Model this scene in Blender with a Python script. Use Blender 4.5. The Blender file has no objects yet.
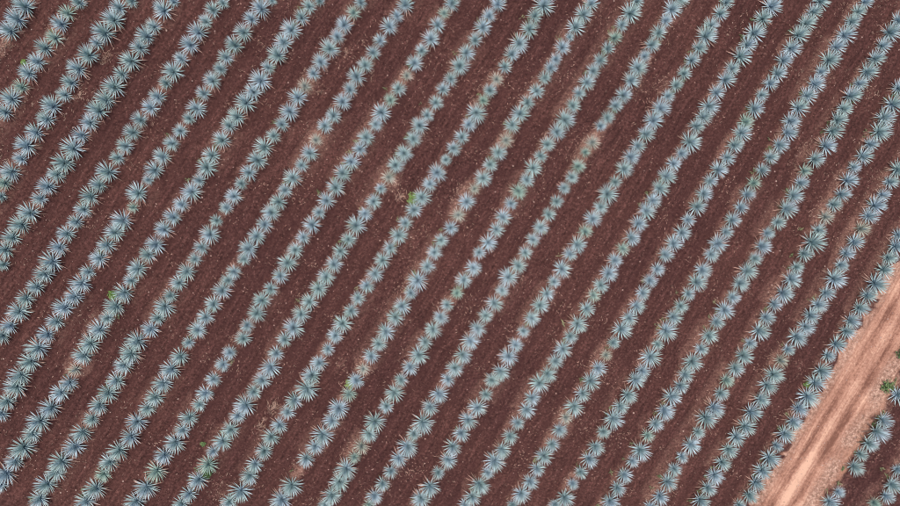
import bpy, math, random
import numpy as np
C = bpy.context.scene.collection
sc = bpy.context.scene
rad = math.radians
random.seed(7)

# ------------------------------------------------------------------ camera, sky, sun, exposure
cam = bpy.data.cameras.new('drone_camera')
cam_ob = bpy.data.objects.new('drone_camera', cam); C.objects.link(cam_ob)
cam.sensor_width = 36.0; cam.lens = 36.0 * 608.0 / 900.0
cam.clip_start = 0.5; cam.clip_end = 3000
CAM_H = 43.4
cam_ob.location = (0, 0, CAM_H)
cam_ob.rotation_euler = (rad(-4.98194), rad(-2.81415), 0)
sc.camera = cam_ob

SUN_EL, SUN_AZ = 79.0, -40.0            # azimuth clockwise from +Y
w = bpy.data.worlds.new('World'); sc.world = w; w.use_nodes = True
wn = w.node_tree.nodes; wl = w.node_tree.links
bg = wn['Background']
sky = wn.new('ShaderNodeTexSky'); sky.sky_type = 'NISHITA'; sky.sun_disc = False
sky.sun_elevation = rad(SUN_EL); sky.sun_rotation = rad(SUN_AZ % 360)
sky.air_density = 1.0; sky.dust_density = 3.0; sky.ozone_density = 1.0
wl.new(sky.outputs[0], bg.inputs[0]); bg.inputs[1].default_value = 0.12
sun = bpy.data.lights.new('sun', 'SUN'); sun.energy = 2.2; sun.angle = rad(9); sun.color = (1.0, 0.95, 0.88)
sun_ob = bpy.data.objects.new('sun', sun); C.objects.link(sun_ob)
sun_ob.location = (-30, 20, 40)
# aim the lamp exactly: light travels from the sun towards the field
from mathutils import Vector, Matrix
sd = Vector((math.sin(rad(SUN_AZ)) * math.cos(rad(SUN_EL)), math.cos(rad(SUN_AZ)) * math.cos(rad(SUN_EL)), math.sin(rad(SUN_EL))))
sun_ob.rotation_euler = (-sd).to_track_quat('-Z', 'Y').to_euler()
vs = sc.view_settings
vs.view_transform = 'Standard'; vs.look = 'None'; vs.gamma = 1.0; vs.use_curve_mapping = False
vs.exposure = 0.5
try: sc.cycles.filter_width = 1.0
except Exception: pass

# ------------------------------------------------------------------ field layout
# row number as a smooth function of the place, measured from the planted rows (rows lie at whole numbers)
CF = [10.997, 9.096, -5.721, -0.168, 0.863, -0.533, 0.014, -0.099, 0.15, -0.185]
CL = (8.9894, -5.5784)
def row_u(X, Y):
    x = np.clip(X, -31, 37.5) / 30.0; y = np.clip(Y, -24, 15) / 30.0
    b = [np.ones_like(x), x, y, x*x, x*y, y*y, x**3, x*x*y, x*y*y, y**3]
    u = sum(c * q for c, q in zip(CF, b))
    return u + CL[0] * (X / 30.0 - x) + CL[1] * (Y / 30.0 - y)
def row_v(X, Y): return 0.5272 * X + 0.8497 * Y

def hsh(ix, iy, s):
    n = (ix * 374761393 + iy * 668265263 + s * 1442695041) & 0xffffffff
    n = ((n ^ (n >> 13)) * 1274126177) & 0xffffffff
    return ((n ^ (n >> 16)) & 0xffff) / 65535.0
def vnoise(X, Y, cell, s=0):
    x = X / cell; y = Y / cell
    ix = np.floor(x).astype(np.int64); iy = np.floor(y).astype(np.int64)
    fx = x - ix; fy = y - iy
    fx = fx * fx * (3 - 2 * fx); fy = fy * fy * (3 - 2 * fy)
    a = hsh(ix, iy, s); b = hsh(ix + 1, iy, s); c = hsh(ix, iy + 1, s); d = hsh(ix + 1, iy + 1, s)
    return (a * (1 - fx) + b * fx) * (1 - fy) + (c * (1 - fx) + d * fx) * fy   # 0..1
def sstep(a, b, x):
    t = np.clip((x - a) / (b - a), 0, 1); return t * t * (3 - 2 * t)
ROAD_L, ROAD_R = 22.24, 23.86
def road_mask(u, X, Y):
    j = (vnoise(X, Y, 1.1, 5) - 0.5) * 0.24 + (vnoise(X, Y, 0.3, 6) - 0.5) * 0.26
    return sstep(ROAD_L - 0.10, ROAD_L + 0.14, u + j) * (1 - sstep(ROAD_R - 0.22, ROAD_R + 0.26, u + j))
def gauss(x, s): return np.exp(-(x / s) ** 2)
def height(X, Y):
    X = np.asarray(X, float); Y = np.asarray(Y, float)
    u = row_u(X, Y); v = row_v(X, Y); f = u - np.round(u)
    rm = road_mask(u, X, Y)
    fade = 1 - sstep(60, 110, np.maximum(abs(X), abs(Y)))
    mound = 0.10 * gauss(f, 0.17) - 0.05 * (gauss(f - 0.30, 0.09) + gauss(f + 0.30, 0.09)) + 0.02 * gauss(abs(f) - 0.5, 0.1)
    rough = 1 - 0.65 * (gauss(f - 0.30, 0.10) + gauss(f + 0.30, 0.10))
    clod = (vnoise(X, Y, 0.55, 1) - .5) * 0.06 + (vnoise(X, Y, 0.24, 2) - .5) * 0.065 + (vnoise(u * 2.83, v * .35, 0.16, 3) - .5) * 0.045
    z = (mound + clod * rough) * (1 - rm)
    uj = u + (vnoise(v, v * 0, 6.0, 8) - .5) * 0.05
    rut = -0.045 * (gauss(uj - 22.72, 0.055) * vnoise(v, v * 0, 2.7, 45) + gauss(uj - 23.22, 0.06)) * 1.4 + 0.03 * gauss(uj - 22.97, 0.1)
    rut = rut + (vnoise(u * 2.83, v * .16, 0.13, 4) - .5) * 0.035 + (vnoise(X, Y, 0.33, 9) - .5) * 0.045
    return (z + rut * rm) * fade + (vnoise(X, Y, 14, 7) - .5) * 0.15 * fade

# ------------------------------------------------------------------ material helpers
def mat(name):
    m = bpy.data.materials.new(name); m.use_nodes = True
    return m, m.node_tree.nodes, m.node_tree.links, m.node_tree.nodes['Principled BSDF']
def ramp(N, pts):
    r = N.new('ShaderNodeValToRGB'); e = r.color_ramp.elements
    while len(e) > 1: e.remove(e[0])
    e[0].position = pts[0][0]; e[0].color = (*pts[0][1], 1)
    for p, c in pts[1:]:
        q = e.new(p); q.color = (*c, 1)
    return r
def g(v): return (v, v, v)
def noise(N, L, vec, scale, detail=4, rough=0.6):
    n = N.new('ShaderNodeTexNoise'); n.inputs['Scale'].default_value = scale
    n.inputs['Detail'].default_value = detail; n.inputs['Roughness'].default_value = rough
    L.new(vec, n.inputs['Vector']); return n.outputs[0]
def mix(N, L, fac, a, b, typ='MIX'):
    m = N.new('ShaderNodeMix'); m.data_type = 'RGBA'; m.blend_type = typ
    for s, q in ((0, fac), (6, a), (7, b)):
        if hasattr(q, 'is_output'): L.new(q, m.inputs[s])
        else: m.inputs[s].default_value = q if s == 0 else (*q, 1)
    return m.outputs[2]
def math_(N, L, op, a, b=0.0):
    m = N.new('ShaderNodeMath'); m.operation = op
    for s, q in ((0, a), (1, b)):
        if hasattr(q, 'is_output'): L.new(q, m.inputs[s])
        else: m.inputs[s].default_value = q
    return m.outputs[0]

# --- soil: one material for field and track, told apart by attributes measured on the ground
def soil_material():
    m, N, L, P = mat('red_soil')
    geo = N.new('ShaderNodeNewGeometry').outputs['Position']
    uv = N.new('ShaderNodeUVMap'); uv.uv_map = 'rows'; uvo = uv.outputs[0]      # x = metres across the rows, y = metres along
    def attr(n):
        a = N.new('ShaderNodeAttribute'); a.attribute_name = n; return a.outputs['Fac']
    dry, road, track, pale = attr('dry'), attr('road'), attr('track'), attr('pale')
    n1 = noise(N, L, geo, 5.5, 8, .72)
    base = ramp(N, [(.31, (.022, .0090, .0075)), (.44, (.053, .0215, .0185)), (.55, (.082, .0345, .0295)), (.70, (.14, .066, .054))]); L.new(n1, base.inputs[0])
    mp = N.new('ShaderNodeMapping'); mp.inputs['Scale'].default_value = (4.6, .5, 1); L.new(uvo, mp.inputs[0])
    n2 = noise(N, L, mp.outputs[0], 1.0, 5, .6)
    st = ramp(N, [(.32, g(.68)), (.5, g(1.0)), (.68, g(1.34))]); L.new(n2, st.inputs[0])
    col = mix(N, L, 1.0, base.outputs[0], st.outputs[0], 'MULTIPLY')
    tr = N.new('ShaderNodeMix'); tr.data_type = 'RGBA'
    smooth = ramp(N, [(.3, (.040, .0160, .0143)), (.7, (.074, .0305, .0268))]); L.new(n1, smooth.inputs[0])
    col = mix(N, L, math_(N, L, 'MULTIPLY', track, .75), col, smooth.outputs[0])
    # big soft patches
    n3 = noise(N, L, geo, .12, 3, .5)
    pt = ramp(N, [(.35, (.90, .88, .90)), (.65, (1.10, 1.09, 1.06))]); L.new(n3, pt.inputs[0])
    col = mix(N, L, 1.0, col, pt.outputs[0], 'MULTIPLY')
    # dry leaf dust and litter near the rows
    n4 = noise(N, L, geo, 9.0, 6, .75)
    lt = ramp(N, [(.32, (.09, .042, .034)), (.5, (.22, .115, .088)), (.66, (.40, .235, .18))]); L.new(n4, lt.inputs[0])
    n5 = noise(N, L, geo, 5.0, 8, .82)
    dm = math_(N, L, 'MULTIPLY', dry, math_(N, L, 'POWER', math_(N, L, 'MULTIPLY', n5, 2.0), 2.2))
    dr = ramp(N, [(.20, g(0)), (.85, g(.9))]); L.new(dm, dr.inputs[0])
    col = mix(N, L, dr.outputs[0], col, lt.outputs[0])
    # small pale crumbs everywhere
    n6 = noise(N, L, geo, 13.0, 3, .6)
    cr = ramp(N, [(.66, g(0)), (.74, g(.75))]); L.new(n6, cr.inputs[0])
    n6b = noise(N, L, geo, .9, 4, .6)
    cm = ramp(N, [(.48, g(.04)), (.64, g(1))]); L.new(n6b, cm.inputs[0])
    cf = math_(N, L, 'MULTIPLY', cr.outputs[0], cm.outputs[0])
    cf = math_(N, L, 'MULTIPLY', cf, math_(N, L, 'SUBTRACT', 1.0, math_(N, L, 'MULTIPLY', track, .8)))
    col = mix(N, L, cf, col, (.27, .15, .115))
    # track surface
    mp2 = N.new('ShaderNodeMapping'); mp2.inputs['Scale'].default_value = (6.5, .42, 1); L.new(uvo, mp2.inputs[0])
    n7 = noise(N, L, mp2.outputs[0], 1.0, 7, .66)
    n8 = noise(N, L, geo, 4.5, 9, .8)
    rs = math_(N, L, 'ADD', math_(N, L, 'MULTIPLY', n7, .4), math_(N, L, 'MULTIPLY', n8, .6))
    rs = math_(N, L, 'ADD', rs, math_(N, L, 'MULTIPLY', math_(N, L, 'SUBTRACT', pale, .5), .34))
    rc = ramp(N, [(.36, (.17, .076, .052)), (.45, (.285, .138, .094)), (.54, (.41, .215, .148)), (.66, (.60, .36, .25))]); L.new(rs, rc.inputs[0])
    n9 = noise(N, L, geo, 4.0, 8, .8)
    rl = ramp(N, [(.38, (.12, .075, .052)), (.5, (.33, .19, .14)), (.60, (.60, .40, .30))]); L.new(n9, rl.inputs[0])
    rd = mix(N, L, dr.outputs[0], rc.outputs[0], rl.outputs[0])
    rr = ramp(N, [(.25, g(0)), (.7, g(1))])
    L.new(math_(N, L, 'ADD', road, math_(N, L, 'MULTIPLY', math_(N, L, 'SUBTRACT', n5, .5), .9)), rr.inputs[0])
    rmk = math_(N, L, 'MINIMUM', rr.outputs[0], math_(N, L, 'MULTIPLY', road, 3.0))
    col = mix(N, L, rmk, col, rd)
    L.new(col, P.inputs['Base Color'])
    P.inputs['Roughness'].default_value = .95; P.inputs['Specular IOR Level'].default_value = .12
    bm_ = N.new('ShaderNodeBump'); bm_.inputs['Strength'].default_value = .9; bm_.inputs['Distance'].default_value = .06
    hb = math_(N, L, 'ADD', noise(N, L, geo, 8.0, 8, .7), math_(N, L, 'MULTIPLY', n7, .5))
    L.new(hb, bm_.inputs['Height']); L.new(bm_.outputs[0], P.inputs['Normal'])
    return m
SOIL = soil_material()

# --- plants
def leaf_material(name, ca, cb, tipc, rough=.5):
    m, N, L, P = mat(name)
    geo = N.new('ShaderNodeNewGeometry').outputs['Position']
    uv = N.new('ShaderNodeUVMap'); uv.uv_map = 'leaf'
    sep = N.new('ShaderNodeSeparateXYZ'); L.new(uv.outputs[0], sep.inputs[0])
    n = noise(N, L, geo, .55, 2, .5)
    rp = ramp(N, [(.40, ca), (.60, cb)]); L.new(n, rp.inputs[0])
    n2 = noise(N, L, geo, 9.0, 4, .6)
    r2 = ramp(N, [(.3, g(.82)), (.7, g(1.14))]); L.new(n2, r2.inputs[0])
    col = mix(N, L, 1.0, rp.outputs[0], r2.outputs[0], 'MULTIPLY')
    # each leaf a shade of its own (second uv coordinate carries the leaf's random number)
    lv = ramp(N, [(0, (.60, .67, .64)), (.5, g(.98)), (1, (1.26, 1.22, 1.24))]); L.new(sep.outputs[1], lv.inputs[0])
    col = mix(N, L, 1.0, col, lv.outputs[0], 'MULTIPLY')
    gr = ramp(N, [(0, (.80, .90, 1.04)), (.22, (1.0, 1.03, 1.06)), (.75, (1.17, 1.13, 1.10))]); L.new(sep.outputs[0], gr.inputs[0])  # rosette-centre shade painted into the leaf bases, darker and bluer; outer half glaucous pale
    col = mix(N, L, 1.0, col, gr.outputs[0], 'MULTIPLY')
    tp = ramp(N, [(.86, g(0)), (.97, g(.8))]); L.new(sep.outputs[0], tp.inputs[0])
    col = mix(N, L, tp.outputs[0], col, tipc)
    L.new(col, P.inputs['Base Color'])
    P.inputs['Roughness'].default_value = rough; P.inputs['Specular IOR Level'].default_value = .4
    return m
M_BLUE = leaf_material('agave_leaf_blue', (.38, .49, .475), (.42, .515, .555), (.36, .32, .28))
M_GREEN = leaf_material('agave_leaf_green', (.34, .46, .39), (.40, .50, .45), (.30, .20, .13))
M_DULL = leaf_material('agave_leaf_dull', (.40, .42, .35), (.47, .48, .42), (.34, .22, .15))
M_SPIKE = leaf_material('agave_spike', (.19, .30, .42), (.23, .35, .48), (.10, .10, .10), .45)
M_DRY = leaf_material('dry_leaf', (.22, .135, .105), (.38, .255, .205), (.16, .09, .07), .85)
M_STRAW = leaf_material('straw', (.24, .145, .105), (.40, .26, .195), (.30, .19, .14), .9)
M_WEED = leaf_material('weed_leaf', (.06, .115, .035), (.12, .18, .065), (.12, .16, .05), .6)
M_WEEDY = leaf_material('weed_leaf_yellow', (.13, .22, .05), (.22, .29, .09), (.3, .26, .1), .6)

# ------------------------------------------------------------------ mesh helpers
def new_mesh(name, V, Fq, mats, uv=None, midx=None, uvname='leaf', smooth=False):
    """V (n,3); Fq: list of (k,size) int arrays of same-size faces; uv per vertex"""
    me = bpy.data.meshes.new(name)
    V = np.asarray(V, np.float32)
    loops = np.concatenate([f.ravel() for f in Fq]); sizes = np.concatenate([np.full(len(f), f.shape[1]) for f in Fq])
    me.vertices.add(len(V)); me.vertices.foreach_set('co', V.ravel())
    me.loops.add(len(loops)); me.loops.foreach_set('vertex_index', loops.astype(np.int32))
    starts = np.concatenate([[0], np.cumsum(sizes)[:-1]])
    me.polygons.add(len(sizes)); me.polygons.foreach_set('loop_start', starts.astype(np.int32))
    for m in mats: me.materials.append(m)
    if midx is not None: me.polygons.foreach_set('material_index', np.asarray(midx, np.int32))
    if uv is not None:
        l = me.uv_layers.new(name=uvname)
        l.data.foreach_set('uv', np.asarray(uv, np.float32)[loops].ravel())
    me.polygons.foreach_set('use_smooth', np.full(len(sizes), smooth))
    me.update(calc_edges=True); me.validate()
    return me
def link(name, me, parent=None, loc=None):
    o = bpy.data.objects.new(name, me); C.objects.link(o)
    if parent is not None: o.parent = parent
    if loc is not None: o.location = loc
    return o

# unit leaf: along +X, length 1, a channelled blade, 13 vertices, 20 triangles
def leaf_arrays(wid=0.05, curve=0.05, thick=1.0, prof=(.75, 1.0, .72)):
    V = []; uv = []
    for s, k in zip((0.0, .34, .70), prof):
        ww = wid * k; z = curve * s * s
        for (y, dz) in ((-1, .50), (0, -.45 * thick), (1, .50), (0, -.10)):
            V.append((s, y * ww, z + dz * ww)); uv.append((s, .5))
    V.append((1.0, 0, curve)); uv.append((1, .5))
    Q = []
    for a in (0, 4):
        for i in range(4):
            j = (i + 1) % 4; Q.append((a + i, a + 4 + i, a + 4 + j, a + j))
    T = [(8 + i, 12, 8 + (i + 1) % 4) for i in range(4)]
    return np.array(V), np.array(Q), np.array(T), np.array(uv, float)
LP = (1.1, 1.0, .70)
LEAFS = [leaf_arrays(.031, .07, 1, LP), leaf_arrays(.029, .03, 1, LP), leaf_arrays(.033, -.03, 1, LP), leaf_arrays(.027, .08, 1, LP)]
DRYL = [leaf_arrays(.045, -.16, .5), leaf_arrays(.036, -.05, .5)]

def xf(az, el, length, roll, base_r, base_z):
    """4x4 placing a unit leaf"""
    M = Matrix.Rotation(az, 4, 'Z') @ Matrix.Translation((base_r, 0, base_z)) @ Matrix.Rotation(-el, 4, 'Y') @ Matrix.Rotation(roll, 4, 'X')
    return M @ Matrix.Diagonal((length, length, length, 1))
GOLD = 2.39996
def plant_spec(seed, n, kind):
    r = random.Random(seed); L = []
    a0 = r.uniform(0, 6.28)
    for i in range(n):
        t = i / (n - 1)
        el = rad(12 + 70 * t ** 1.3 + r.uniform(-5, 5))
        ln = (1.05 - .12 * t) * r.uniform(.90, 1.05)
        if r.random() < .05: ln *= .8
        L.append((r.randrange(3) if t < .8 else 3, xf(a0 + i * GOLD + r.uniform(-.09, .09), el, ln, r.uniform(-.35, .35), .075 * (1 - t) + .01, .13 + .16 * t), r.random(), t))
    return L
def dry_spec(seed, n):
    r = random.Random(seed + 99); L = []
    for i in range(n):
        L.append((r.randrange(2), xf(r.uniform(0, 6.28), rad(r.uniform(-7, 3)), r.uniform(.78, 1.16), r.uniform(-1, 1), .06, .10), r.random(), 0))
    return L
def join_leaves(spec, lib):
    Vs, Qs, Ts, Us = [], [], [], []; off = 0
    for k, M, rv, t in spec:
        V, Q, T, uv = lib[k]; A = np.array(M)
        Vs.append(V @ A[:3, :3].T + A[:3, 3]); Qs.append(Q + off); Ts.append(T + off)
        u = uv.copy(); u[:, 1] = rv; Us.append(u); off += len(V)
    return np.concatenate(Vs), np.concatenate(Qs), np.concatenate(Ts), np.concatenate(Us)
def spike_arrays():
    V = []; n = 6; uv = []
    for z, r in ((.12, .055), (.45, .048), (.75, .028)):
        for i in range(n):
            a = i * 2 * math.pi / n; V.append((r * math.cos(a), r * math.sin(a), z)); uv.append((z * .8, .5))
    V.append((0, 0, 1.0)); uv.append((1, .5))
    Q = [(b + i, b + (i + 1) % n, b + n + (i + 1) % n, b + n + i) for b in (0, n) for i in range(n)]
    T = [(2 * n + i, 2 * n + (i + 1) % n, 3 * n) for i in range(n)]
    return np.array(V), np.array(Q), np.array(T), np.array(uv, float)
SPK = spike_arrays()

KMAT = {0: M_BLUE, 1: M_GREEN, 2: M_DULL}
NVAR = {0: 9, 1: 3, 2: 3}
NLEAF = {0: 72, 1: 58, 2: 48}
PROTO = {}
for kind in (0, 1, 2):
    for v in range(NVAR[kind]):
        spec = plant_spec(kind * 100 + v, NLEAF[kind] + (v % 3) * 4, kind)
        dspec = dry_spec(kind * 100 + v, 11 + 3 * (v % 3) + 3 * kind)
        outer = [l for l in spec if l[3] < .55]; inner = [l for l in spec if l[3] >= .55]
        P_ = dict(spec=spec, dspec=dspec)
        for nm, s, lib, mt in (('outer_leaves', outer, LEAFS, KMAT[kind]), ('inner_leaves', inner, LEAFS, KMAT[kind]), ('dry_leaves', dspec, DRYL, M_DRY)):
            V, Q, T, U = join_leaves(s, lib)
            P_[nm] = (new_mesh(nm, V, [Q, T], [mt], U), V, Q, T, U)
        P_['central_spike'] = (new_mesh('central_spike', SPK[0], [SPK[1], SPK[2]], [M_SPIKE], SPK[3]),) + SPK
        PROTO[kind, v] = P_
# single-leaf meshes (a few shades each) for the plants whose leaves can be told apart
LEAFMESH = {}
for kind in (0, 1, 2):
    for k, (V, Q, T, uv) in enumerate(LEAFS):
        for sh in range(5):
            u = uv.copy(); u[:, 1] = (sh + .5) / 5
            LEAFMESH[kind, k, sh] = new_mesh('leaf', V, [Q, T], [KMAT[kind]], u)

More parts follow.
